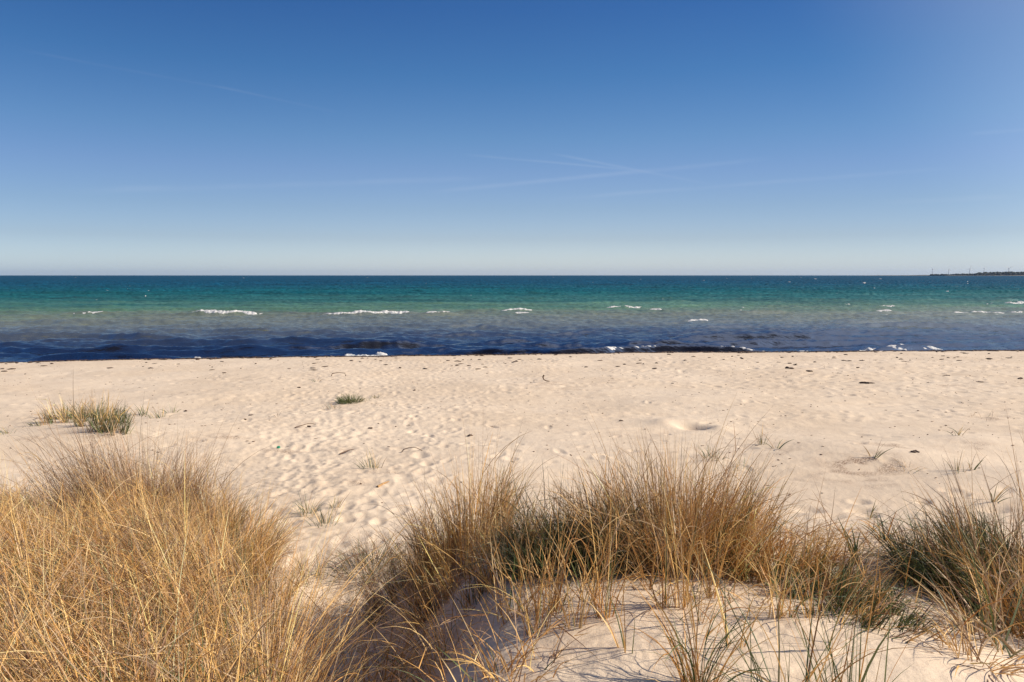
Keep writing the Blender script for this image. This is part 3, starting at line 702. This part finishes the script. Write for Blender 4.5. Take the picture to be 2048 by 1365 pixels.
clump('tallest rusty tan marram clump standing on the crest of the sand hump', 45,
      [(1330, 1118, .46, .34, 1600, .57, {'grey': 1.7, 'rust': 3.2, 'gold': 2.8, 'brown': 1.2}, .50, -.12, .08), (1420, 1130, .32, .30, 750, .52, {'rust': 4, 'gold': 2, 'grey': 1}, .50, .35, .14), (1265, 1118, .20, .22, 260, .34, {'grey': 3, 'brown': 2, 'gold': 1}, .6, -.5, .16)])
clump('green and rust grass clump running down the right side of the hump', 46,
      [(1600, 1170, .30, .26, 520, .27, {'rust': 3, 'grey': 1.5, 'gold': 1}, .55, .3, .5), (1690, 1215, .30, .22, 480, .26, {'rust': 2, 'gold': 1, 'brown': 1}, .7, .5, .78), (1530, 1150, .25, .2, 260, .36, {'rust': 3, 'gold': 2}, .5, .2, .35), (1740, 1245, .22, .16, 220, .20, {'brown': 2, 'gold': 1}, .8, .6, .75)], w=.0050)
clump('dark tangled green and brown grass bush at the right edge of the dune', 47,
      [(1960, 1190, .45, .34, 1100, .50, {'brown': 3, 'dark': 2, 'rust': 1}, .55, -.1, .78), (1890, 1190, .26, .25, 340, .26, {'brown': 2, 'dark': 2, 'grey': 1}, .7, -.5, .7), (2130, 1300, .30, .35, 500, .5, {'brown': 2, 'gold': 2, 'rust': 1}, .5, .0, .4), (2010, 1185, .22, .2, 200, .60, {'brown': 3, 'rust': 2}, .35, -.1, .3), (2060, 1200, .45, .4, 900, .60, {'brown': 2, 'rust': 2, 'grey': 1}, .5, .0, .82)], w=.0050)

# --- single tussocks on the hump
HUMP = 'small upright tussocks on the bare sand hump'
UP = ({'gold': 3, 'rust': 2.5, 'grey': 1}, {'green': 1}, .15)
hump = [
    (1210, 1236, 26, .62, .030, 'upright straw tussock with a thick base, alone on the open hump sand'),
    (1152, 1256, 22, .48, .035, 'thin leaning tussock left of the thick based straw tussock'),
    (1330, 1214, 20, .60, .030, 'left one of two straight tussocks rooted side by side on the hump'),
    (1364, 1216, 22, .58, .035, 'right one of two straight tussocks rooted side by side on the hump'),
    (1296, 1180, 10, .50, .015, 'sparse short tussock behind the pair of straight tussocks'),
    (1424, 1196, 16, .42, .025, 'slim tussock below the tall rusty clump'),
    (1400, 1246, 9, .42, .012, 'tiny reddish based tussock on the bright slope of the hump'),
    (1548, 1238, 16, .36, .030, 'rust coloured tussock, left of a close pair near the green clump'),
    (1572, 1238, 14, .36, .025, 'rust coloured tussock, right of a close pair near the green clump'),
    (1075, 1268, 30, .54, .05, 'gold tussock on the left lip of the hump above its shaded flank'),
    (1100, 1225, 30, .46, .06, 'dense straw tussock behind the gold tussock on the left lip'),
    (1020, 1232, 30, .46, .07, 'leaning straw tussock at the top of the shaded flank'),
    (960, 1195, 36, .48, .08, 'grey straw tussock in front of the grey tan clump'),
    (1255, 1300, 6, .34, .03, 'few thin bent stems alone on the bright near face of the hump'),
    (1470, 1290, 8, .34, .04, 'sparse thin tussock in the middle of the right hand hump sand'),
    (1640, 1300, 8, .32, .05, 'sparse thin tussock lowest on the right hand hump sand'),
    (1180, 1205, 12, .46, .03, 'slim tussock behind the thick based straw tussock'),
    (1630, 1240, 16, .40, .04, 'red based tussock under the green and rust clump')]
for i, (px, py, n, h, sp, lab) in enumerate(hump):
    tuft(px, py, lab, 600 + i, n, h, sp, UP, name='straw_tussock', group=HUMP, t1=.30, w=.0048, leaf=.45, fan=.25, lean=(-1.57, .05))
tuft(1390, 1385, 'rust and green tussock in front of the hump with arching dry stems', 640, 60, .50, .06, ({'rust': 3, 'gold': 2}, {'green': 1}, .3), name='straw_tussock', t1=.75, w=.0048, group=HUMP)
tuft(1040, 1345, 'low broken tussock of bleached straw at the foot of the shaded flank', 641, 60, .34, .14, ({'gold': 3, 'rust': 3, 'brown': 1}, {'green': 1}, .1), name='straw_tussock', t1=.9, w=.0050, group=HUMP, fan=.6)
tuft(880, 1330, 'arching golden tussock in the shaded hollow beside the hump', 642, 50, .60, .12, ({'gold': 4, 'grey': 1, 'rust': 1}, {'green': 1}, .12), name='straw_tussock', t1=1.0, w=.0046, group=HUMP, fan=.5, lean=(-1.2, .3))
tuft(760, 1400, 'sprawling golden tussock in the hollow next to the left dune grass', 643, 85, .62, .2, ({'gold': 4, 'grey': 1, 'rust': 1}, {'green': 1}, .10), name='straw_tussock', t1=.95, w=.0046, group=HUMP, fan=.5, lean=(.9, .3))
tuft(960, 1400, 'flattened rusty straw tussock at the bottom of the hollow', 644, 40, .36, .2, ({'rust': 4, 'gold': 2, 'brown': 1}, {'green': 1}, .1), name='straw_tussock', t1=.9, w=.0050, group=HUMP, fan=.7)
GREENP = ({'gold': 1, 'rust': 1}, {'green': 3, 'lyme': 1}, .7)
tuft(1560, 1420, 'long green blades arching up in front of the right side of the hump', 650, 40, .62, .12, GREENP, t1=.6, w=.0048, leaf=0, fan=.5, group=HUMP)
tuft(1700, 1430, 'stiff green blades with a few yellow ones in the right foreground', 651, 36, .55, .12, GREENP, t1=.4, w=.0050, leaf=0, fan=.4, group=HUMP)
tuft(1990, 1290, 'bleached dry stems and broad blue green leaves below the right bush', 652, 60, .50, .14, ({'grey': 3, 'gold': 2}, {'lyme': 3, 'green': 1}, .3), t1=.6, w=.0080, leaf=.1, fan=.6, group=HUMP)
tuft(1935, 1315, 'broken pale straw tussock on the sand under the right bush', 653, 60, .30, .12, ({'gold': 3, 'grey': 2}, None, 0), t1=.7, w=.0056, leaf=.2, fan=.9, group=HUMP)
tuft(1715, 1125, 'broad bladed green shoot with rusty edge blade beside the hump', 654, 12, .36, .03, ({'rust': 1}, {'lyme': 1, 'green': 2}, .8), t1=.25, w=.014, leaf=0, fan=.35, name='green_shoot', cat='grass shoot', group='single green shoots on the sand')
tuft(1770, 1082, 'forked green shoot on the open sand right of the hump', 655, 7, .30, .02, ({'rust': 1}, {'lyme': 1, 'green': 2}, .85), t1=.3, w=.012, leaf=0, fan=.5, name='green_shoot', cat='grass shoot', group='single green shoots on the sand')
tuft(1738, 1038, 'thin green shoot behind the forked one on the open sand', 656, 7, .28, .03, ({'gold': 1}, {'green': 2}, .7), t1=.5, w=.008, leaf=0, fan=.4, name='green_shoot', cat='grass shoot', group='single green shoots on the sand')
tuft(1985, 1002, 'broad bladed green shoot behind the right bush', 657, 9, .34, .05, ({'gold': 1}, {'green': 2, 'lyme': 1}, .75), t1=.6, w=.012, leaf=0, fan=.5, name='green_shoot', cat='grass shoot', group='single green shoots on the sand')
tuft(620, 1165, 'thin green and straw grass at the edge of the trodden path', 658, 60, .40, .14, ({'gold': 2, 'grey': 1}, {'green': 2, 'lyme': 1}, .6), t1=.5, w=.004, leaf=0, fan=.5, group=HUMP)
tuft(735, 1140, 'wispy dark green grass in the hollow left of the grey tan clump', 659, 320, .38, .26, ({'brown': 2, 'grey': 2}, {'dark': 2, 'green': 2}, .6), t1=.6, w=.004, leaf=.2, fan=.8, group=HUMP)

# --- tufts on the open beach
BG = 'grass tufts scattered on the open beach'
LY = ({'gold': 2, 'grey': 1}, {'lyme': 2, 'green': 2}, .75)
LYP = {'gold': 3, 'grey': 1}
def beach_clump(label, seed, spots):
    return clump(label, seed, [(px, py, .22, .16, n, h, LYP, .45, ln, gr) for (px, py, n, h, ln, gr) in spots], name='beach_grass_clump', leaf=.1, w=.009, group=BG, grp=6)
beach_clump('large blue green and straw grass clump on the low embryo dune', 700, [(205, 862, 120, .62, .3, .85), (228, 868, 90, .56, .5, .95), (180, 852, 110, .62, .0, .6), (215, 842, 120, .58, .2, .8), (180, 836, 90, .55, -.1, .75), (240, 846, 80, .5, .4, .7), (150, 845, 70, .5, -.2, .6)])
beach_clump('lower yellow green part of grass left of the large beach clump', 710, [(130, 838, 90, .5, -.2, .6), (112, 845, 70, .42, -.5, .6), (150, 838, 60, .46, 0, .45), (88, 852, 40, .3, -.7, .6)])
tuft(285, 832, 'small blue green tuft just right of the large beach clump', 702, 26, .38, .16, LY, t1=.4, w=.011, leaf=0, fan=.5, group=BG)
tuft(318, 836, 'middle small tuft of the row right of the large beach clump', 703, 24, .34, .18, LY, t1=.6, w=.010, leaf=0, fan=.6, group=BG)
tuft(345, 826, 'outermost tiny tuft of the row right of the large beach clump', 704, 10, .30, .1, LY, t1=.5, w=.010, leaf=0, fan=.5, group=BG)
tuft(15, 868, 'sparse straw tuft on the sand rise left of the large beach clump', 705, 20, .26, .16, LY, t1=.7, w=.008, leaf=0, fan=.6, group=BG)
tuft(698, 806, 'dark green compact tuft alone in the middle of the beach', 706, 320, .32, .28, ({'grey': 1}, {'green': 1}, .95), t1=.55, w=.008, leaf=0, fan=.7, aspect=.7, group=BG)
tuft(752, 796, 'small green tuft right of the dark compact tuft', 707, 34, .22, .14, ({'grey': 1}, {'dark': 1, 'green': 3}, .8), t1=.6, w=.007, leaf=0, fan=.7, group=BG)
tuft(733, 801, 'tiny sparse tuft between the dark compact tuft and its small neighbour', 708, 18, .16, .10, ({'grey': 1}, {'green': 3}, .7), t1=.6, w=.006, leaf=0, fan=.7, group=BG)
tuft(664, 818, 'pale sparse tuft below the left side of the dark compact tuft', 709, 26, .24, .22, ({'grey': 3}, {'lyme': 1}, .4), t1=.7, w=.007, leaf=0, fan=.7, group=BG)
tuft(632, 764, 'tiny green tuft farthest up the beach toward the water', 710, 14, .20, .10, ({'grey': 1}, {'lyme': 1}, .6), t1=.5, w=.010, leaf=0, fan=.5, group=BG)
tuft(606, 811, 'single thin bent shoot left of the pale sparse tuft', 711, 4, .20, .04, ({'grey': 1}, {'lyme': 1}, .6), t1=.9, w=.008, leaf=0, fan=.5, group=BG)
tuft(745, 936, 'sparse green tuft with dry twigs at its foot beside the footprints', 712, 40, .34, .16, LY, t1=.4, w=.006, leaf=0, fan=.5, group=BG)
tuft(612, 1030, 'wispy pale green tuft with yellow base on the path, left of a pair', 713, 46, .34, .10, LY, t1=.5, w=.005, leaf=0, fan=.5, group=BG)
tuft(650, 1052, 'wispy pale green tuft, right and nearer one of the pair on the path', 714, 46, .34, .13, LY, t1=.5, w=.005, leaf=0, fan=.6, group=BG)
tuft(670, 1015, 'small wispy tuft behind the pair on the path', 715, 20, .24, .06, LY, t1=.4, w=.005, leaf=0, fan=.4, group=BG)
tuft(1425, 918, 'small green tuft just behind the tall rusty clump', 716, 40, .36, .14, LY, t1=.5, w=.007, leaf=0, fan=.6, group=BG)
tuft(1480, 940, 'sparse green tuft right of and nearer than the one behind the tall clump', 717, 24, .30, .20, LY, t1=.7, w=.007, leaf=0, fan=.7, group=BG)
tuft(1524, 890, 'small upright tuft with a lone shoot on its right, behind the hump', 718, 18, .36, .05, LY, t1=.25, w=.008, leaf=0, fan=.3, group=BG)
tuft(1553, 898, 'lone slanting shoot beside the small upright tuft', 719, 6, .34, .05, LY, t1=.9, w=.009, leaf=0, fan=.6, group=BG)
tuft(1747, 917, 'three bladed green shoot in a patch of dry shreds', 720, 8, .34, .04, LY, t1=.7, w=.014, leaf=0, fan=.5, group=BG)
tuft(1916, 872, 'flat spreading tuft with one upright blade on the right beach', 721, 14, .34, .10, LY, t1=1.0, w=.010, leaf=0, fan=.6, group=BG)
tuft(1912, 945, 'sparse upright tuft left of a bent dark shoot on the right beach', 722, 14, .34, .10, LY, t1=.25, w=.008, leaf=0, fan=.3, group=BG)
tuft(1942, 940, 'bent dark green shoot on the right beach', 723, 6, .34, .03, ({'grey': 1}, {'dark': 1, 'green': 1}, .8), t1=.5, w=.013, leaf=0, fan=.4, group=BG)
tuft(1815, 940, 'pale faint tuft below the three bladed shoot', 724, 12, .24, .12, ({'grey': 2, 'gold': 2}, {'lyme': 1}, .3), t1=.8, w=.006, leaf=0, fan=.6, group=BG)
tuft(1970, 838, 'dry dark sprigs in a shred patch at the right side of the beach', 725, 16, .26, .30, ({'brown': 2, 'grey': 2}, {'lyme': 1}, .2), t1=.5, w=.006, leaf=0, fan=.5, group=BG)
tuft(555, 835, 'bare twiggy sprig left of the trodden prints', 726, 5, .2, .05, ({'brown': 1}, {'lyme': 1}, .3), t1=.5, w=.006, leaf=0, fan=.6, group=BG)

# --- straw and fallen blades on the sand
g = Grow(71); r = g.r
def litter(n, cx, cy, sx, sy, Lm, pal, w=.004, flat=(1.25, .2)):
    x = r.normal(cx, sx, n); y = np.maximum(r.normal(cy, sy, n), 2.75 + .4 * r.random(n))
    g.stems(x, y, Lm, 0, 3.0, flat, (.3, .35), w, pal, leaf=0, S=4, sink=-.006, Lv=.45)
litter(420, 1.2, 4.5, 1.0, .45, .22, {'gold': 2, 'rust': 1, 'brown': 1, 'grey': 2})
litter(260, 1.9, 4.0, .6, .4, .22, {'gold': 2, 'rust': 1, 'grey': 2})
litter(420, -.6, 3.7, .5, .6, .28, {'gold': 2, 'rust': 2, 'brown': 2})
litter(260, 2.6, 3.7, .5, .5, .25, {'gold': 2, 'grey': 2, 'brown': 1})
litter(120, .6, 3.2, .7, .4, .20, {'gold': 2, 'rust': 2, 'brown': 2})
litter(420, 2.0, 3.6, .9, .6, .16, {'gold': 2, 'rust': 1, 'brown': 3, 'grey': 2}, .003)
litter(520, .9, 4.6, 1.1, .5, .14, {'gold': 2, 'rust': 1, 'brown': 3, 'grey': 2}, .003)
litter(260, 1.4, 3.4, .8, .4, .12, {'gold': 2, 'rust': 1, 'brown': 3}, .003)
litter(200, -.2, 5.6, .8, .5, .25, {'brown': 3, 'grey': 2})
litter(150, 1.0, 3.6, 1.1, .6, .42, {'gold': 2, 'rust': 3, 'brown': 1, 'green': .6}, .0042, (.75, .25))
litter(130, 2.1, 3.6, .8, .6, .42, {'gold': 2, 'rust': 2, 'green': 1}, .0042, (.75, .25))
litter(90, -.7, 4.0, .6, .7, .5, {'gold': 4, 'rust': 2}, .0042, (.7, .25))
o = g.build('fallen_straw'); tag(o, 'fallen straw and dead blades lying on the dune sand', kind='stuff')

# ------------------------------------------------------------------ seaweed and drift
def weed_mesh(seed, L, W_, H):
    """a heap of flat ribbons and lumps of dry weed"""
    r = np.random.default_rng(seed); parts = []
    for i in range(7):
        s = np.array([L * r.uniform(.15, .4), W_ * r.uniform(.2, .5), H * r.uniform(.3, .7)])
        d = 1 + .5 * vnoise(IV[:, 0] * 2.5 + i * 3, IV[:, 1] * 2.5 + IV[:, 2] * 2, seed + i)
        v = IV * s * d[:, None] + np.array([r.uniform(-.35, .35) * L, r.uniform(-.3, .3) * W_, H * .25])
        parts.append((v, np.concatenate([IF, IF[:, :1]], 1)))
    V, F = merge(parts)
    return V, F[:, :3]
def drift(px, py, L, W_, H, seed, label, name='seaweed_clump', cat='seaweed', group='dark seaweed clumps on the beach', az=0.0):
    x, y = ground(px, py); V, F = weed_mesh(seed, L, W_, H)
    o = mesh_obj(name, V, F, M_WEED, loc=(x, y, zat(x, y)), smooth=False); o.rotation_euler = (0, 0, az); return tag(o, label, cat, group)
D = [(1578, 738, .42, .2, .13, 'arched dark seaweed clump below the water, left of a flatter one'), (1618, 743, .34, .2, .07, 'flat dark seaweed clump right of the arched one'),
     (1734, 767, .42, .2, .08, 'two lobed dark seaweed clump on the trodden right beach'), (1716, 736, .22, .12, .05, 'small dark clump up the sand from the flat seaweed clump'),
     (1688, 722, .26, .12, .05, 'small dark clump just inland of the strand line on the right'), (2040, 758, .24, .12, .08, 'dark clump at the right edge of the beach'),
     (500, 832, .16, .08, .05, 'dark elongated piece left of the path, above a smaller lump'), (492, 840, .08, .06, .04, 'small dark lump just below the dark elongated piece'),
     (598, 776, .12, .07, .05, 'dark fragment left of the tiny green tuft'), (829, 782, .09, .07, .05, 'single dark pebble sized lump right of the green tufts'),
     (740, 858, .14, .07, .05, 'dark fragment with a thin twig beside the trodden prints'), (618, 854, .12, .05, .05, 'dark end of a bent twig on the trodden sand'),
     (940, 873, .16, .1, .06, 'dark lump at a scuff in the middle of the beach'), (1242, 843, .12, .08, .05, 'dark lump left of the dug hole'), (372, 823, .12, .07, .05, 'dark lump right of the row of small tufts'),
     (957, 739, .28, .14, .05, 'brown weed pieces lying inland of the strand line at mid beach'), (448, 747, .18, .1, .05, 'small brown weed pieces on the bare left beach'), (1310, 738, .3, .16, .05, 'brown weed pieces left of the arched seaweed clump'),
     (1960, 765, .3, .14, .05, 'dark flat clump on the trodden far right beach'), (1895, 752, .24, .14, .05, 'brown flat clump among prints, left of the far right one'), (1172, 735, .2, .12, .05, 'brown crumbs of weed inland of the strand line, right of the middle'),
     (1345, 768, .12, .08, .05, 'small dark lump up the beach from the dug hole'), (1830, 905, .2, .12, .06, 'dark knot of weed at the end of a shred patch')]
for i, (px, py, L, W_, H, lab) in enumerate(D): drift(px, py, L * .68, W_ * .68, H * .6, 900 + i, lab, az=(i * .7) % 1.2 - .6)
# bent dark piece standing in the sand
def stick(px, py, pts, rad, label, name='drift_twig', cat='twig', mat=None):
    x, y = ground(px, py); P = np.array(pts, float); k = 7; n = len(P); Vv = []
    for i in range(n):
        d = P[min(i + 1, n - 1)] - P[max(i - 1, 0)]; d /= np.linalg.norm(d); u = np.cross(d, [.2, 1, .1]); u /= np.linalg.norm(u); v = np.cross(d, u)
        rr_ = rad * (1 - .5 * i / (n - 1)) * (1 + .2 * math.sin(i * 2.1))
        for t in np.linspace(0, 2 * np.pi, k, endpoint=False): Vv.append(P[i] + rr_ * (math.cos(t) * u + math.sin(t) * v))
    o = mesh_obj(name, np.array(Vv), grid_faces(n, k, True), mat or M_TWIG, loc=(x, y, zat(x, y))); return tag(o, label, cat, 'drift twigs on the beach')
M_TWIG = plain('driftwood', (0.10, 0.06, 0.04), .8, .2, (40, (0.2, 0.13, 0.09)))
stick(1092, 764, [(-.06, 0, .20), (-.09, 0, .14), (-.07, 0, .07), (0, 0, .03), (.09, 0, .015), (.13, 0, 0)], .022, 'curved dark drift piece standing up from the sand at mid beach')
stick(600, 858, [(-.10, 0, .02), (-.03, .1, .03), (.05, .2, .04), (.12, .25, .05), (.22, .3, .02)], .010, 'bent brown twig lying on the trodden sand')
stick(820, 905, [(-.14, 0, .0), (-.1, 0, .05), (0, .05, .07), (.1, .05, .06), (.2, 0, .03), (.22, 0, 0)], .008, 'thin arched twig on the sand behind the grey tan clump')
stick(690, 908, [(-.06, -.1, .02), (0, 0, .03), (.06, .14, .03), (.1, .2, .02)], .012, 'short reddish twig right of the bottle cap')
stick(682, 754, [(-.3, 0, .02), (-.28, .0, .1), (-.1, .1, .12), (.1, .1, .10), (.15, 0, .02)], .014, 'arched brown twig near the top of the beach, right of the tiny tuft')
stick(768, 971, [(-.06, -.14, .02), (-.01, -.02, .025), (.05, .1, .02)], .016, 'flat straw coloured stick beside the grey tan clump', mat=plain('pale_wood', (.45, .27, .12), .7, .2, (30, (.35, .2, .09))))
# a lost bottle cap
x, y = ground(557, 898); k = 16; a = np.linspace(0, 2 * np.pi, k, endpoint=False)
Vc = np.vstack([np.stack([rr_ * np.cos(a), rr_ * np.sin(a), np.full(k, z)], 1) for rr_, z in ((.030, 0), (.030, .022), (.026, .027), (.010, .029), (.001, .029))])
o = mesh_obj('bottle_cap', Vc, grid_faces(5, k, True), plain('green_plastic', (.01, .22, .12), .4, .5, (60, (.01, .17, .09))), loc=(x, y, zat(x, y) + .01)); o.rotation_euler = (.5, .3, 0)
tag(o, 'small green plastic cap lying on the beach above the left dune grass', 'bottle cap')
# strand line of weed shreds
r = np.random.default_rng(77); Vs, Fs, n = [], [], 0
m = 4600; x = r.uniform(-26, 30, m); dI = np.abs(r.normal(0, .42, m)) + .02; y = shore(x) - dI - .1
keep = .25 + vnoise(x / 1.3, dI * 2, 45) + .4 * vnoise(x / .4, dI * 4, 46) > r.uniform(-.25, .5, m)
x, y = x[keep], y[keep]; x2 = r.uniform(-20, 30, 150); y2 = shore(x2) - r.uniform(.8, 7, 150); x, y = np.concatenate([x, x2]), np.concatenate([y, y2])
z = land(x, y); parts = []
OV, OF = ico(1)
for i in range(len(x)):
    s = np.array([r.uniform(.03, .15), r.uniform(.02, .08), r.uniform(.008, .030)]); t = r.normal(0, .5)
    v = OV * s * (1 + .3 * r.normal(0, 1, (len(OV), 1))); v = np.stack([v[:, 0] * math.cos(t) - v[:, 1] * math.sin(t), v[:, 0] * math.sin(t) + v[:, 1] * math.cos(t), v[:, 2]], 1)
    parts.append((v + np.array([x[i], y[i], z[i] + .012]), OF))
Vw, Fw = merge(parts)
o = mesh_obj('strand_seaweed', Vw, Fw, M_WEED, smooth=False); tag(o, 'scattered dark shreds of seaweed along the strand line', kind='stuff')

# crumbs of dry weed and twig spread over the beach
r = np.random.default_rng(78); m = 2600
y = 8 + 22 * r.random(m) ** .7; x = r.uniform(-.8, .85, m) * y
keep = vnoise(x / 2.2, y / 1.4, 47) + .25 * (x > 3) + .1 > r.uniform(-.2, .8, m); x, y = x[keep], y[keep]; z = land(x, y); parts = []
for i in range(len(x)):
    s_ = np.array([r.uniform(.010, .034), r.uniform(.006, .018), r.uniform(.003, .009)]); t = r.normal(0, .6)
    v = OV * s_ * (1 + .3 * r.normal(0, 1, (len(OV), 1))); v = np.stack([v[:, 0] * math.cos(t) - v[:, 1] * math.sin(t), v[:, 0] * math.sin(t) + v[:, 1] * math.cos(t), v[:, 2]], 1)
    parts.append((v + np.array([x[i], y[i], z[i] + .004]), OF))
Vw, Fw = merge(parts)
o = mesh_obj('beach_litter', Vw, Fw, M_CRUMB, smooth=False); tag(o, 'tiny brown crumbs of dry weed strewn over the open sand', kind='stuff')
# ------------------------------------------------------------------ sea air
hm = bpy.data.materials.new('sea_air'); hm.use_nodes = True; H = NT(hm.node_tree)
pv = H.n('ShaderNodeVolumePrincipled'); pv.inputs['Color'].default_value = (.55, .72, 1, 1); pv.inputs['Density'].default_value = 1.5e-5; pv.inputs['Anisotropy'].default_value = .2
ho = H.n('ShaderNodeOutputMaterial'); H.put(ho.inputs['Volume'], pv.outputs[0])
q = 30000.0; Vh = np.array([[a_, b_, c_] for c_ in (-32.0, 190.0) for b_ in (-q, q) for a_ in (-q, q)])
Fh = np.array([[0, 2, 3, 1], [4, 5, 7, 6], [0, 1, 5, 4], [2, 6, 7, 3], [0, 4, 6, 2], [1, 3, 7, 5]])
o = mesh_obj('haze', Vh, Fh, hm, smooth=False); tag(o, kind='stuff')
